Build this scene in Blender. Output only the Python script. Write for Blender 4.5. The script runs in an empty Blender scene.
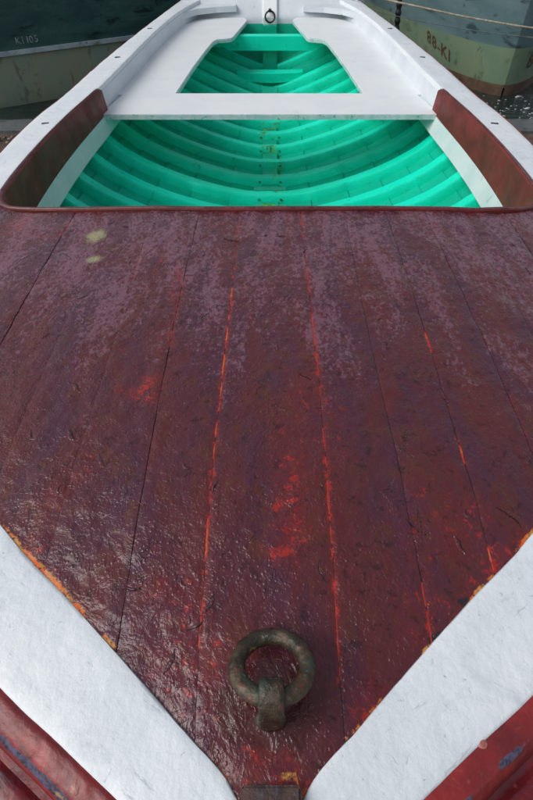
import bpy, bmesh, math, random
import numpy as np
from mathutils import Vector, Matrix, noise as mnoise
random.seed(7)
C = bpy.context.scene.collection
SC = bpy.context.scene
R = math.radians

# ------------------------------------------------------------------ camera, world, sun
cd = bpy.data.cameras.new('camera'); cam = bpy.data.objects.new('camera', cd); C.objects.link(cam)
cam.location = (0, 0, 0.70); cam.rotation_euler = (R(90-44.8), 0, 0)
cd.sensor_fit = 'VERTICAL'; cd.sensor_height = 36; cd.sensor_width = 24; cd.lens = 23.985
cd.shift_x = -3.5/800; cd.clip_start = 0.01; cd.clip_end = 2000
cd.dof.use_dof = True; cd.dof.focus_distance = .95; cd.dof.aperture_fstop = 20
SC.camera = cam

w = bpy.data.worlds.new('World'); SC.world = w; w.use_nodes = True
nt = w.node_tree; bg = nt.nodes['Background']
sky = nt.nodes.new('ShaderNodeTexSky'); sky.sky_type = 'NISHITA'; sky.sun_disc = False
sky.sun_elevation = R(44); sky.sun_rotation = R(-110); sky.air_density = 1.0; sky.dust_density = 3.0; sky.altitude = 50
hs = nt.nodes.new('ShaderNodeHueSaturation'); hs.inputs['Saturation'].default_value = 0.42
nt.links.new(sky.outputs[0], hs.inputs['Color']); nt.links.new(hs.outputs[0], bg.inputs[0])
bg.inputs[1].default_value = 0.125
sl = bpy.data.lights.new('sun', 'SUN'); sl.energy = 1.5; sl.angle = R(45); sl.color = (1, .97, .93)
so = bpy.data.objects.new('sun', sl); C.objects.link(so)
az, el = R(-110), R(44)      # sky sun_rotation is measured from +Y, clockwise
d = Vector((math.sin(az)*math.cos(el), math.cos(az)*math.cos(el), math.sin(el)))
so.rotation_euler = d.to_track_quat('Z', 'Y').to_euler()
SC.view_settings.view_transform = 'Standard'; SC.view_settings.look = 'None'
SC.view_settings.exposure = 0.0; SC.view_settings.gamma = 1

# ------------------------------------------------------------------ node helpers
class G:
    def __init__(s, name):
        s.m = bpy.data.materials.new(name); s.m.use_nodes = True
        s.t = s.m.node_tree; s.b = s.t.nodes['Principled BSDF']
        s.co = s.t.nodes.new('ShaderNodeTexCoord').outputs['Object']
    def L(s, a, b): s.t.links.new(a, b)
    def put(s, sock, v):
        if isinstance(v, bpy.types.NodeSocket): s.L(v, sock)
        elif v is not None: sock.default_value = v if not isinstance(v, tuple) or len(v) != 3 or sock.type != 'RGBA' else (*v, 1)
    def map(s, scale=(1,1,1), loc=(0,0,0), rot=(0,0,0), src=None):
        n = s.t.nodes.new('ShaderNodeMapping'); s.L(src or s.co, n.inputs[0])
        n.inputs['Scale'].default_value = scale; n.inputs['Location'].default_value = loc; n.inputs['Rotation'].default_value = rot
        return n.outputs[0]
    def noise(s, scale, detail=4, rough=.55, dist=0, vec=None, out=0):
        n = s.t.nodes.new('ShaderNodeTexNoise'); s.L(vec or s.co, n.inputs['Vector'])
        n.inputs['Scale'].default_value = scale; n.inputs['Detail'].default_value = detail
        n.inputs['Roughness'].default_value = rough; n.inputs['Distortion'].default_value = dist
        return n.outputs[out]
    def vor(s, scale, feat='F1', vec=None, rand=1, out='Distance'):
        n = s.t.nodes.new('ShaderNodeTexVoronoi'); n.feature = feat; s.L(vec or s.co, n.inputs['Vector'])
        n.inputs['Scale'].default_value = scale; n.inputs['Randomness'].default_value = rand
        return n.outputs[out]
    def ramp(s, v, a, b, lo=0., hi=1.):
        n = s.t.nodes.new('ShaderNodeMapRange'); n.interpolation_type = 'SMOOTHSTEP'
        s.put(n.inputs[0], v); s.put(n.inputs[1], a); s.put(n.inputs[2], b); s.put(n.inputs[3], lo); s.put(n.inputs[4], hi)
        return n.outputs[0]
    def math(s, op, a, b=None, c=None):
        n = s.t.nodes.new('ShaderNodeMath'); n.operation = op
        s.put(n.inputs[0], a)
        if b is not None: s.put(n.inputs[1], b)
        if c is not None: s.put(n.inputs[2], c)
        return n.outputs[0]
    def mix(s, f, a, b):
        n = s.t.nodes.new('ShaderNodeMix'); n.data_type = 'RGBA'
        s.put(n.inputs[0], f); s.put(n.inputs[6], a); s.put(n.inputs[7], b)
        return n.outputs[2]
    def bump(s, h, strength, dist=.01, prev=None):
        n = s.t.nodes.new('ShaderNodeBump'); s.put(n.inputs['Height'], h)
        n.inputs['Strength'].default_value = strength; n.inputs['Distance'].default_value = dist
        if prev is not None: s.L(prev, n.inputs['Normal'])
        return n.outputs[0]
    def attr(s, name):
        n = s.t.nodes.new('ShaderNodeAttribute'); n.attribute_name = name
        q = s.t.nodes.new('ShaderNodeSeparateColor'); s.L(n.outputs['Color'], q.inputs[0])
        return q.outputs
    def sep(s, vec=None):
        n = s.t.nodes.new('ShaderNodeSeparateXYZ'); s.L(vec or s.co, n.inputs[0]); return n.outputs
    def out(s, col, rough, nrm=None, spec=.5, metal=0., coat=None):
        s.put(s.b.inputs['Base Color'], col); s.put(s.b.inputs['Roughness'], rough)
        s.put(s.b.inputs['Specular IOR Level'], spec); s.put(s.b.inputs['Metallic'], metal)
        if nrm is not None: s.L(nrm, s.b.inputs['Normal'])
        if coat is not None:
            s.put(s.b.inputs['Coat Weight'], coat); s.b.inputs['Coat Roughness'].default_value = .08
        return s.m

# ------------------------------------------------------------------ materials
def m_deck():
    g = G('wet_maroon_deck_paint'); a = g.attr('wear')
    st = g.map((5, 1.6, 1))
    big = g.noise(2.2, 5, .6, .4, st)
    col = g.mix(g.ramp(big, .36, .64), (.100, .020, .022), (.072, .021, .038))
    brown = g.noise(26, 6, .65, .3)
    col = g.mix(g.ramp(brown, .5, .66, 0, .75), col, (.095, .026, .018))
    dark = g.noise(60, 3, .6, .6)
    col = g.mix(g.ramp(dark, .56, .70, 0, .6), col, (.018, .008, .009))
    # lavender-grey sheen of wet film painted into the colour, thicker towards the coaming
    film = g.noise(105, 6, .74, .4, g.map((1.1, .75, 1)))
    fl2 = g.noise(5, 5, .65, .4, g.map((2.6, .75, 1)))
    fm = g.math('ADD', film, g.math('MULTIPLY', g.math('SUBTRACT', fl2, .5), .78))
    y = g.sep()[1]
    thr = g.ramp(y, .35, 1.15, .72, .485)
    sheen_mask = g.ramp(g.math('SUBTRACT', fm, thr), -.03, .11)
    col = g.mix(g.math('MULTIPLY', sheen_mask, .74), col, (.200, .092, .130))
    # old red coat showing through
    rn = g.noise(70, 5, .7, .8)
    rm = g.ramp(g.math('ADD', g.math('MULTIPLY', a[0], .5), g.math('MULTIPLY', g.ramp(rn, .36, .68), .75)), .72, 1.02)
    col = g.mix(g.math('MULTIPLY', rm, .85), col, (.42, .028, .018))
    on = g.noise(120, 5, .75, .5)
    col = g.mix(g.math('MULTIPLY', g.ramp(a[0], .0, .9), .38), col, (.21, .020, .016))
    at = [n for n in g.t.nodes if n.bl_idname == 'ShaderNodeAttribute'][0]
    dk_ = g.ramp(g.math('ADD', g.math('SUBTRACT', 1, at.outputs['Alpha']), g.math('MULTIPLY', g.noise(50, 4), .7)), .75, .95)
    col = g.mix(g.math('MULTIPLY', dk_, .85), col, (.012, .018, .024))
    om = g.ramp(g.math('ADD', a[1], g.math('MULTIPLY', on, .9)), .92, 1.12)
    bare = g.mix(g.ramp(g.noise(45, 4), .38, .62), (.62, .10, .012), (.50, .24, .055))
    bare = g.mix(g.ramp(g.noise(160, 3, .6, 0), .55, .68), bare, (.02, .014, .012))
    col = g.mix(om, col, bare)
    ym = g.ramp(g.math('ADD', a[2], g.math('MULTIPLY', g.noise(38, 5, .7), .9)), .85, 1.3)
    col = g.mix(g.math('MULTIPLY', ym, .75), col, (.34, .33, .17))
    # relief: brush wrinkles, flaked islands, long grain, drops
    wr = g.noise(48, 3, .5, 1.4, g.map((1, .7, 1)))
    isl = g.ramp(g.noise(120, 2, .5, 1.0), .52, .60)
    grain = g.noise(14, 6, .7, .2, g.map((16, .8, 1)))
    ripp = g.math('ABSOLUTE', g.math('SUBTRACT', g.noise(34, 3, .5, 2.2), .5))
    ck = g.vor(9, 'DISTANCE_TO_EDGE', g.map((1.3, .8, 1), src=g.t.nodes.new('ShaderNodeVectorMath').outputs[0]))
    vm = [n for n in g.t.nodes if n.bl_idname == 'ShaderNodeVectorMath'][0]; vm.operation = 'ADD'
    g.L(g.co, vm.inputs[0])
    sc = g.t.nodes.new('ShaderNodeVectorMath'); sc.operation = 'SCALE'; g.L(g.noise(14, 5, .7, 0, None, 1), sc.inputs[0]); sc.inputs['Scale'].default_value = .12
    g.L(sc.outputs[0], vm.inputs[1])
    ckm = g.math('MULTIPLY', g.ramp(ck, .0, .022, 1, 0), g.ramp(g.noise(7, 3), .60, .68))
    col = g.mix(g.math('MULTIPLY', ckm, .7), col, (.012, .006, .007))
    n = g.bump(wr, .36, .0045)
    n = g.bump(isl, .35, .0009, n)
    n = g.bump(ripp, .5, .0030, n)
    n = g.bump(grain, .2, .0010, n)
    n = g.bump(g.math('SUBTRACT', 1, ckm), .8, .0035, n)
    # small water beads standing on the paint
    bead = g.math('MULTIPLY', g.ramp(g.vor(150, 'F1', g.map((1, .8, 1))), .16, .42, 1, 0), g.ramp(g.noise(18, 4), .46, .58))
    n = g.bump(bead, .4, .0016, n)
    wet = g.noise(9, 5, .65, .6, g.map((1, .7, 1)))
    # puddle round the iron ring
    q = g.sep(); dx = g.math('DIVIDE', g.math('SUBTRACT', q[0], .004), .072); dy = g.math('DIVIDE', g.math('SUBTRACT', q[1], .192), .058)
    rr = g.math('SQRT', g.math('ADD', g.math('MULTIPLY', dx, dx), g.math('MULTIPLY', dy, dy)))
    pud = g.ramp(g.math('ADD', rr, g.math('MULTIPLY', g.math('SUBTRACT', g.noise(26, 4), .5), 1.3)), .72, .98, 1, 0)
    col = g.mix(g.math('MULTIPLY', pud, .72), col, (.050, .008, .006))
    rough = g.math('ADD', g.ramp(wet, .4, .62, .12, .30), g.math('MULTIPLY', om, .3))
    rough = g.math('MULTIPLY', rough, g.ramp(pud, 0, 1, 1, .62))
    return g.out(col, rough, n, .48, 0, g.math('MULTIPLY', pud, .25))

def m_white():
    g = G('white_gunwale_paint')
    col = g.mix(g.ramp(g.noise(3.5, 6, .6, .4), .35, .7), (.69, .745, .785), (.77, .805, .825))
    sm = g.noise(11, 8, .74, .5)
    col = g.mix(g.ramp(sm, .50, .72, 0, .55), col, (.48, .54, .59))
    sp = g.noise(48, 6, .7, 1.2)
    col = g.mix(g.ramp(sp, .62, .70, 0, .6), col, (.25, .28, .31))
    n = g.bump(g.noise(42, 6, .62, .1), .6, .0035)
    n = g.bump(g.noise(110, 4, .6, 0), .35, .0015, n)
    n = g.bump(g.noise(7, 4, .5, .2), .4, .010, n)
    for ang in (-.60, .60):      # scuffs running along each bow rail
        rot = g.map((1, 1, 1), (0, 0, 0), (0, 0, ang)); sf = g.noise(16, 6, .75, .2, g.map((.8, 5.0, 1), src=rot))
        mk = g.math('MULTIPLY', g.ramp(sf, .575, .66), g.ramp(g.noise(5, 4), .44, .58)); mk = g.math('MULTIPLY', mk, g.ramp(g.sep()[0], 0, .001*(1 if ang < 0 else -1)))
        col = g.mix(g.math('MULTIPLY', mk, .6), col, (.33, .38, .42))
    return g.out(col, g.ramp(sm, .3, .7, .38, .55), n, .4)

def m_green(nm='emerald_bilge_paint_shaded', ca=(.002, .41, .265), cb=(.003, .49, .32)):
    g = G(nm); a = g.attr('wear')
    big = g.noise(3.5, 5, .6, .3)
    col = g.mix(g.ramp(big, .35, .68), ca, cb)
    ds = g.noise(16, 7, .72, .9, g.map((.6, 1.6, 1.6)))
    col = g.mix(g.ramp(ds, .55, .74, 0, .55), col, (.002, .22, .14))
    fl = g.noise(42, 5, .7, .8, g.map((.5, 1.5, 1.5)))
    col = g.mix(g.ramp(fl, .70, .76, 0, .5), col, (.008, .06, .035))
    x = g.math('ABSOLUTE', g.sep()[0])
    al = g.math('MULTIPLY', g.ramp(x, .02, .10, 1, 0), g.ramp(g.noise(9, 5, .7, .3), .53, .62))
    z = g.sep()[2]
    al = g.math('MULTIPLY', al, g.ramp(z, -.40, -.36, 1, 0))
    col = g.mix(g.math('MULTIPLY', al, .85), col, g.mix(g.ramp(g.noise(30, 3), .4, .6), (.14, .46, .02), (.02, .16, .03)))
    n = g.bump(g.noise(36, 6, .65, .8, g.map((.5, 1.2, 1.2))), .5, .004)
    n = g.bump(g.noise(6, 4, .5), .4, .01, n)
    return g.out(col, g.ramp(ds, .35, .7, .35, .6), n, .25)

def m_red(name='red_rail_paint', a=(.28, .026, .026), b=(.15, .018, .020)):
    g = G(name); at = g.attr('wear')
    col = g.mix(g.ramp(g.noise(9, 6, .65, .5), .35, .65), a, b)
    dk = g.noise(30, 6, .7, .8)
    col = g.mix(g.ramp(dk, .56, .72, 0, .8), col, (.05, .010, .014))
    lt = g.noise(55, 5, .7, .5)
    col = g.mix(g.ramp(lt, .62, .72, 0, .5), col, (.42, .09, .09))
    fine = g.noise(90, 6, .75, 0, g.map((1, 1, 6)))
    col = g.mix(g.ramp(fine, .56, .66, 0, .55), col, (.10, .035, .05))
    # scraped patches (attribute: R = scraped to grey-violet wood, G = ochre heart of the scrape)
    nn = g.noise(60, 6, .75, .4)
    s1 = g.ramp(g.math('ADD', at[0], g.math('MULTIPLY', nn, .9)), .84, .98)
    col = g.mix(s1, col, g.mix(g.ramp(g.noise(130, 4, .7), .4, .62), (.10, .085, .15), (.035, .03, .05)))
    s2 = g.ramp(g.math('ADD', at[1], g.math('MULTIPLY', nn, .9)), .9, 1.05)
    col = g.mix(s2, col, (.33, .20, .09))
    n = g.bump(g.noise(60, 6, .65, .6), .5, .003)
    n = g.bump(g.vor(85, 'F1'), .25, .002, n)
    return g.out(col, g.ramp(dk, .3, .7, .25, .45), n, .4, 0, .12)

def m_coam():
    g = G('maroon_coaming_paint')
    col = g.mix(g.ramp(g.noise(6, 6, .65, .5, g.map((1, 1, 2))), .35, .65), (.17, .030, .024), (.10, .024, .020))
    sc = g.noise(30, 5, .7, .2, g.map((2.5, 2.5, .35)))
    col = g.mix(g.ramp(sc, .6, .74, 0, .5), col, (.28, .16, .19))
    col = g.mix(g.ramp(g.noise(44, 4, .6), .66, .74, 0, .7), col, (.02, .012, .012))
    n = g.bump(g.noise(40, 6, .65, .6), .45, .003)
    return g.out(col, g.ramp(g.noise(12, 5), .35, .65, .4, .6), n, .25)

def m_lip():
    g = G('pink_worn_coaming_edge_paint')
    col = g.mix(g.ramp(g.noise(22, 6, .7, .4), .38, .6), (.070, .020, .025), (.14, .050, .058))
    col = g.mix(g.ramp(g.noise(50, 5, .7), .56, .7, 0, .8), col, (.05, .014, .02))
    return g.out(col, .3, g.bump(g.noise(70, 5, .65), .4, .002), .5)

def m_caulk():
    g = G('seam_putty'); a = g.attr('wear')
    n1 = g.noise(90, 5, .75, .3, g.map((1, .35, 1)))
    om = g.ramp(g.math('ADD', a[0], g.math('MULTIPLY', n1, .9)), .85, 1.02)
    hot = g.mix(g.ramp(g.math('ADD', a[1], g.math('MULTIPLY', g.noise(45, 4, .7), .9)), 1.0, 1.5), (.42, .032, .018), (.55, .105, .028))
    col = g.mix(om, (.022, .010, .012), hot)
    return g.out(col, .4, g.bump(n1, .6, .003), .4)

def m_iron():
    g = G('weathered_iron')
    c = g.mix(g.ramp(g.noise(40, 6, .7, .5), .38, .62), (.032, .024, .015), (.085, .060, .034))
    c = g.mix(g.ramp(g.noise(75, 5, .7, .4, g.map((1, 1, 1), (3, 1, 2))), .55, .66, 0, .85), c, (.17, .045, .03))
    c = g.mix(g.ramp(g.noise(28, 5, .7, .4, g.map((1, 1, 1), (9, 4, 2))), .53, .64, 0, .8), c, (.05, .075, .055))
    c = g.mix(g.ramp(g.noise(55, 4, .7, .3, g.map((1, 1, 1), (5, 7, 2))), .63, .70, 0, .75), c, (.13, .34, .27))
    c = g.mix(g.ramp(g.noise(36, 4, .7, .3, g.map((1, 1, 1), (1, 2, 8))), .62, .70, 0, .7), c, (.30, .25, .07))
    n = g.bump(g.noise(120, 6, .7, .4), .7, .003)
    n = g.bump(g.noise(34, 4, .6), .5, .005, n)
    return g.out(c, g.ramp(g.noise(50, 4), .35, .65, .16, .36), n, .8, .4)

def m_simple(name, a, b, scale=12, rough=.5, bump=.3, bs=40, metal=0., spec=.4, extra=None, bd=.004, stretch=(1,1,1)):
    g = G(name); col = g.mix(g.ramp(g.noise(scale, 6, .65, .4, g.map(stretch)), .35, .65), a, b)
    if extra: col = g.mix(g.ramp(g.noise(extra[0], 6, .7, .5, g.map(stretch)), extra[1], extra[1]+.1, 0, .85), col, extra[2])
    return g.out(col, rough, g.bump(g.noise(bs, 5, .65, .3), bump, bd), spec, metal)

M = dict(deck=m_deck(), white=m_white(), green=m_green(), rib=m_green('emerald_rib_paint_lit', (.002, .74, .50), (.003, .82, .58)), red=m_red(),  # ribs sky-lit, planking shaded: light and shade painted into one emerald paint
    red2=m_red('dark_red_plank_paint', (.20, .016, .022), (.10, .011, .016)),
    coam=m_coam(), lip=m_lip(), caulk=m_caulk(), iron=m_iron())
M['seat'] = m_simple('white_bench_paint', (.74, .78, .80), (.80, .83, .84), 5, .42, .25, 30, extra=(11, .62, (.60, .66, .69)))
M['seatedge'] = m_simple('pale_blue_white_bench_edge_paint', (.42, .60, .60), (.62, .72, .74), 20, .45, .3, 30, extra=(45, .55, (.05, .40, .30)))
M['lining'] = m_simple('grey_white_lining_paint', (.58, .64, .68), (.66, .71, .75), 4, .45, .3, 22, extra=(14, .62, (.42, .48, .50)))
M['stringer'] = m_simple('pale_mint_white_stringer_paint', (.52, .66, .66), (.64, .72, .73), 7, .45, .3, 30, extra=(14, .62, (.36, .44, .42)))
M['stem'] = m_simple('weathered_stem_wood', (.045, .028, .028), (.10, .055, .045), 25, .4, .6, 60, extra=(40, .52, (.09, .085, .10)))
M['darkiron'] = m_simple('black_iron', (.010, .012, .014), (.03, .03, .03), 40, .35, .4, 80, .5, .6)
M['nail'] = m_simple('dull_zinc', (.12, .14, .15), (.05, .055, .06), 60, .4, .4, 90, .7, .5)
M['hole'] = m_simple('wet_black_hole', (.004, .006, .005), (.01, .012, .01), 40, .3, .2, 60)
M['hullgreen'] = m_simple('dark_bottle_green_hull_paint', (.032, .085, .085), (.055, .135, .120), 3, .28, .35, 9, extra=(5, .55, (.010, .022, .026)), bd=.02, stretch=(.4, 1, 2.2))
M['hulllow'] = m_simple('mossy_grey_green_hull_paint', (.28, .40, .32), (.36, .40, .27), 3.5, .5, .4, 14, extra=(7, .56, (.18, .21, .15)), stretch=(1.6, 1, .6))
M['hullblue'] = m_simple('dull_slate_blue_hull_paint', (.09, .16, .17), (.14, .22, .23), 2.5, .3, .3, 12, extra=(6, .55, (.035, .06, .068)), bd=.01, stretch=(.6, .6, 2))
M['hullmoss'] = m_simple('olive_green_hull_paint', (.15, .24, .17), (.20, .27, .17), 3, .38, .3, 14, extra=(5, .56, (.07, .11, .08)))
M['rust'] = m_simple('rusty_brown_boot_paint', (.11, .068, .045), (.17, .115, .075), 8, .5, .5, 30, extra=(14, .55, (.03, .022, .018)))
M['stripe'] = m_simple('grey_white_strake_paint', (.50, .62, .66), (.36, .46, .50), 8, .4, .3, 30, extra=(16, .55, (.16, .18, .17)))
M['palepaint'] = m_simple('pale_number_paint', (.34, .48, .48), (.16, .25, .25), 40, .5, .2, 50)
M['brownpaint'] = m_simple('brown_number_paint', (.13, .062, .032), (.085, .045, .028), 30, .5, .2, 50)
M['concrete'] = m_simple('wet_grey_concrete', (.085, .10, .105), (.13, .14, .14), 9, .45, .6, 40, extra=(20, .55, (.05, .055, .055)))
M['gravel'] = m_simple('brown_wet_gravel', (.10, .062, .042), (.15, .105, .08), 14, .6, .9, 45, extra=(30, .55, (.04, .032, .028)), bd=.03)
M['stone'] = m_simple('wet_pebble', (.10, .085, .075), (.17, .15, .14), 9, .4, .4, 40)
M['rope'] = m_simple('pale_rope_fibre', (.42, .38, .30), (.24, .20, .14), 30, .8, .6, 150)
M['cord'] = m_simple('grey_cord_fibre', (.16, .18, .18), (.09, .10, .10), 30, .8, .6, 150)
M['foam'] = m_simple('white_foam', (.55, .58, .58), (.40, .43, .43), 30, .5, .4, 60)
M['rubber'] = m_simple('black_rubber', (.008, .010, .012), (.018, .02, .024), 20, .45, .3, 60)
def m_water():
    g = G('dark_harbour_water')
    col = g.mix(g.ramp(g.noise(2.5, 5, .6), .4, .6), (.010, .020, .020), (.022, .034, .028))
    n = g.bump(g.noise(5, 5, .6, .4, g.map((1, 2.2, 1))), .3, .06)
    return g.out(col, .07, n, .5)
M['water'] = m_water()

# ------------------------------------------------------------------ object helpers
def root(name, label, cat, loc=(0,0,0), group=None):
    o = bpy.data.objects.new(name, None); C.objects.link(o); o.location = loc; o.empty_display_size = .05
    o['label'] = label; o['category'] = cat
    if group: o['group'] = group
    return o
def world_off(o):
    v = Vector((0,0,0))
    while o is not None: v = v + Vector(o.location); o = o.parent
    return v
def mesh(name, vs, fs, mats, parent=None, smooth=False, midx=None, label=None, wear=None, sharp=None):
    me = bpy.data.meshes.new(name); me.from_pydata([tuple(v) for v in vs], [], fs)
    for m in (mats if isinstance(mats, (list, tuple)) else [mats]): me.materials.append(m)
    if midx is not None: me.polygons.foreach_set('material_index', midx)
    if smooth: me.shade_smooth()
    if sharp: me.set_sharp_from_angle(angle=R(sharp))
    if wear is not None:
        a = me.color_attributes.new('wear', 'FLOAT_COLOR', 'POINT')
        a.data.foreach_set('color', np.asarray(wear, dtype=np.float32).ravel())
    me.update()
    o = bpy.data.objects.new(name, me); C.objects.link(o)
    if parent is not None:
        o.parent = parent; o.location = -world_off(parent)     # mesh data are in world metres
    if label: o['label'] = label
    return o
def crom(pts, n=8):
    P = [np.array(p, float) for p in pts]; out = []
    P = [2*P[0]-P[1]] + P + [2*P[-1]-P[-2]]
    for i in range(1, len(P)-2):
        for k in range(n):
            t = k/n
            out.append(.5*((2*P[i]) + (-P[i-1]+P[i+1])*t + (2*P[i-1]-5*P[i]+4*P[i+1]-P[i+2])*t*t + (-P[i-1]+3*P[i]-3*P[i+1]+P[i+2])*t**3))
    out.append(P[-2]); return np.array(out)
def sweep(rings, closed_ring=True, caps=True):
    """rings: list of equal-length lists of 3-D points -> verts, faces"""
    vs = [tuple(p) for r in rings for p in r]; n = len(rings[0]); fs = []
    for i in range(len(rings)-1):
        for j in range(n if closed_ring else n-1):
            k = (j+1) % n
            fs.append((i*n+j, i*n+k, (i+1)*n+k, (i+1)*n+j))
    if caps and closed_ring:
        fs.append(tuple(range(n))[::-1]); fs.append(tuple((len(rings)-1)*n+j for j in range(n)))
    return vs, fs
def tube(path, r, n=8):
    rings = []; P = [Vector(p) for p in path]; up = Vector((0, .1, 1)).normalized()
    for i, p in enumerate(P):
        t = (P[min(i+1, len(P)-1)] - P[max(i-1, 0)]).normalized()
        a = t.cross(up)
        if a.length < 1e-4: a = t.cross(Vector((1, 0, 0)))
        a.normalize(); b = a.cross(t).normalized()
        rr = r(i/(len(P)-1)) if callable(r) else r
        rings.append([p + a*math.cos(q*2*math.pi/n)*rr + b*math.sin(q*2*math.pi/n)*rr for q in range(n)])
    return sweep(rings)
def box(c, s, rot=None, bev=0.):
    bm = bmesh.new(); bmesh.ops.create_cube(bm, size=1)
    bmesh.ops.scale(bm, vec=s, verts=bm.verts)
    if bev: bmesh.ops.bevel(bm, geom=bm.edges[:], offset=bev, segments=2, affect='EDGES')
    if rot is not None: bmesh.ops.rotate(bm, matrix=rot, verts=bm.verts)
    bmesh.ops.translate(bm, vec=c, verts=bm.verts)
    vs = [v.co[:] for v in bm.verts]; fs = [tuple(v.index for v in f.verts) for f in bm.faces]
    bm.verts.index_update(); bm.free(); return vs, fs
def fbm(x, y, s, o=4, z=0.): return mnoise.fractal(Vector((x*s, y*s, z)), .6, 2.1, o)

# ================================================================== SETTING
def grid_ground():
    # gravel slip under the boat, ending at the quay edge
    xs = list(np.linspace(-8, 8, 90)); ys = list(np.linspace(-6, 3.86, 60))
    vs = [(x, y, -.56 + .02*fbm(x, y, 2.0)) for y in ys for x in xs]; n = len(xs)
    fs = [(j*n+i, j*n+i+1, (j+1)*n+i+1, (j+1)*n+i) for j in range(len(ys)-1) for i in range(n-1)]
    o = mesh('ground', vs, fs, M['gravel'], smooth=True); o['kind'] = 'structure'
    vs = [(-900, -900, -.62), (900, -900, -.62), (900, 3.9, -.62), (-900, 3.9, -.62)]
    o = mesh('terrain', vs, [(0, 1, 2, 3)], M['gravel']); o['kind'] = 'structure'
grid_ground()
q = []; ql = 16.
prof = [(3.84, -.70), (3.84, -.548), (3.855, -.54), (4.06, -.545), (4.075, -.56), (4.08, -.90), (3.84, -.90)]
rings = []
for i in range(120):
    x = -8 + 16*i/119
    rings.append([(x, y + (.012*fbm(x, y, 5) if y > 4 else 0), z + .006*fbm(x, y, 7)) for y, z in prof[:-1]] + [(x, 3.84, -.9)])
vs, fs = sweep(rings); o = mesh('quay_edge', vs, fs, M['concrete'], smooth=True, sharp=40); o['kind'] = 'structure'
nx = 120; xs = np.linspace(-9, 9, nx); ys = np.concatenate([np.linspace(3.9, 9, 60), [900]])
xs = np.concatenate([[-900], xs, [900]]); nx = len(xs)
vs = [(x, y, -.60) for y in ys for x in xs]
fs = [(j*nx+i, j*nx+i+1, (j+1)*nx+i+1, (j+1)*nx+i) for j in range(len(ys)-1) for i in range(nx-1)]
o = mesh('water', vs, fs, M['water']); o['kind'] = 'structure'
# pebbles on the slip
bm = bmesh.new()
for i in range(900):
    x = random.choice((-1, 1))*random.uniform(1.0, 3.2); y = random.uniform(1.8, 3.82); r = random.uniform(.006, .022)
    mt = Matrix.Translation((x, y, -.55 + r*.2)) @ Matrix.Rotation(random.uniform(0, 6.3), 4, 'Z') @ Matrix.Diagonal((r*random.uniform(.8, 1.5), r, r*.6, 1))
    bmesh.ops.create_icosphere(bm, subdivisions=1, radius=1, matrix=mt)
me = bpy.data.meshes.new('pebbles'); bm.to_mesh(me); bm.free(); me.materials.append(M['stone']); me.shade_smooth()
o = bpy.data.objects.new('pebbles', me); C.objects.link(o); o['kind'] = 'stuff'; o['label'] = 'brown and grey wet pebbles on the slip'; o['category'] = 'pebbles'
# foam flecks on the water near the quay, right
bm = bmesh.new()
for i in range(260):
    x = random.uniform(1.45, 3.0); y = 4.14 + abs(random.gauss(0, .32)); r = random.uniform(.002, .009)*(1 if random.random() < .85 else 1.9)
    mt = Matrix.Translation((x, y, -.599)) @ Matrix.Rotation(random.uniform(0, 3), 4, 'Z') @ Matrix.Diagonal((r*random.uniform(1, 3), r, r*.35, 1))
    bmesh.ops.create_icosphere(bm, subdivisions=1, radius=1, matrix=mt)
me = bpy.data.meshes.new('foam_flecks'); bm.to_mesh(me); bm.free(); me.materials.append(M['foam']); me.shade_smooth()
o = bpy.data.objects.new('foam_flecks', me); C.objects.link(o); o['kind'] = 'stuff'; o['label'] = 'small white foam flecks floating on dark water'; o['category'] = 'foam'

# ================================================================== THE WOODEN BOAT
boat = root('wooden_boat', 'white edged wooden rowing boat with wet maroon foredeck and emerald green inside', 'boat', (0, 2.4, -.56))
OUT = [(.030,.012),(.090,.052),(.165,.102),(.236,.150),(.325,.209),(.440,.300),(.580,.430),(.700,.620),(.800,.880),(.880,1.25),(.930,1.60),(.950,1.95),(.943,2.30),(.908,2.65),(.885,3.05),(.858,3.40),(.825,3.75),(.785,4.15),(.740,4.55),(.690,5.00),(.664,5.22)]
INN = [(.030,.096),(.052,.126),(.100,.168),(.170,.232),(.271,.321),(.370,.405),(.490,.530),(.600,.700),(.695,.930),(.772,1.25),(.818,1.60),(.826,1.95),(.810,2.30),(.780,2.62),(.755,3.00),(.735,3.35),(.712,3.75),(.680,4.15),(.632,4.55),(.560,4.90),(.500,5.08)]
NS = 10
outc, innc = crom(OUT, NS), crom(INN, NS)
def sheer(y): return 0.0
oy = outc[:, 1]
def W(y): return float(np.interp(y, oy, outc[:, 0])) - .035       # hull half breadth at the sheer
iy = innc[:, 1]
def WI(y): return float(np.interp(y, iy, innc[:, 0]))
def DEP(y):                                                         # hull depth
    return float(np.interp(y, [-.02, .1, .4, .9, 1.6, 2.4, 3.2, 3.9, 4.5, 5.1], [.12, .2, .34, .43, .47, .48, .47, .455, .42, .37]))
def POW(y): return float(np.interp(y, [0, 1.5, 2.5, 3.4, 4.2, 5.1], [1.1, 1.5, 1.5, 1.3, 1.08, 1.0]))
def hullp(y, th, off=0.):
    """point on the hull skin: th 0 (keel) .. 1 (sheer); off > 0 goes inward"""
    w_, D, p = max(W(y), .004), DEP(y), POW(y)
    f = lambda q: (w_*math.sin(q*math.pi/2), sheer(y) - .03 - D*(1-max(q, 0)**p))
    x, z = f(th); x2, z2 = f(min(th+.01, 1.0)); x1, z1 = f(max(th-.01, 0.0))
    tx, tz = x2-x1, z2-z1; l = math.hypot(tx, tz) or 1
    return Vector((x - tz/l*off, y, z + tx/l*off))
TH = [0, .15, .29, .42, .54, .655, .765, .875, 1.0]
PT = .0065
YS = list(np.linspace(.02, .5, 9)) + list(np.linspace(.6, 5.08, 50))
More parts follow.
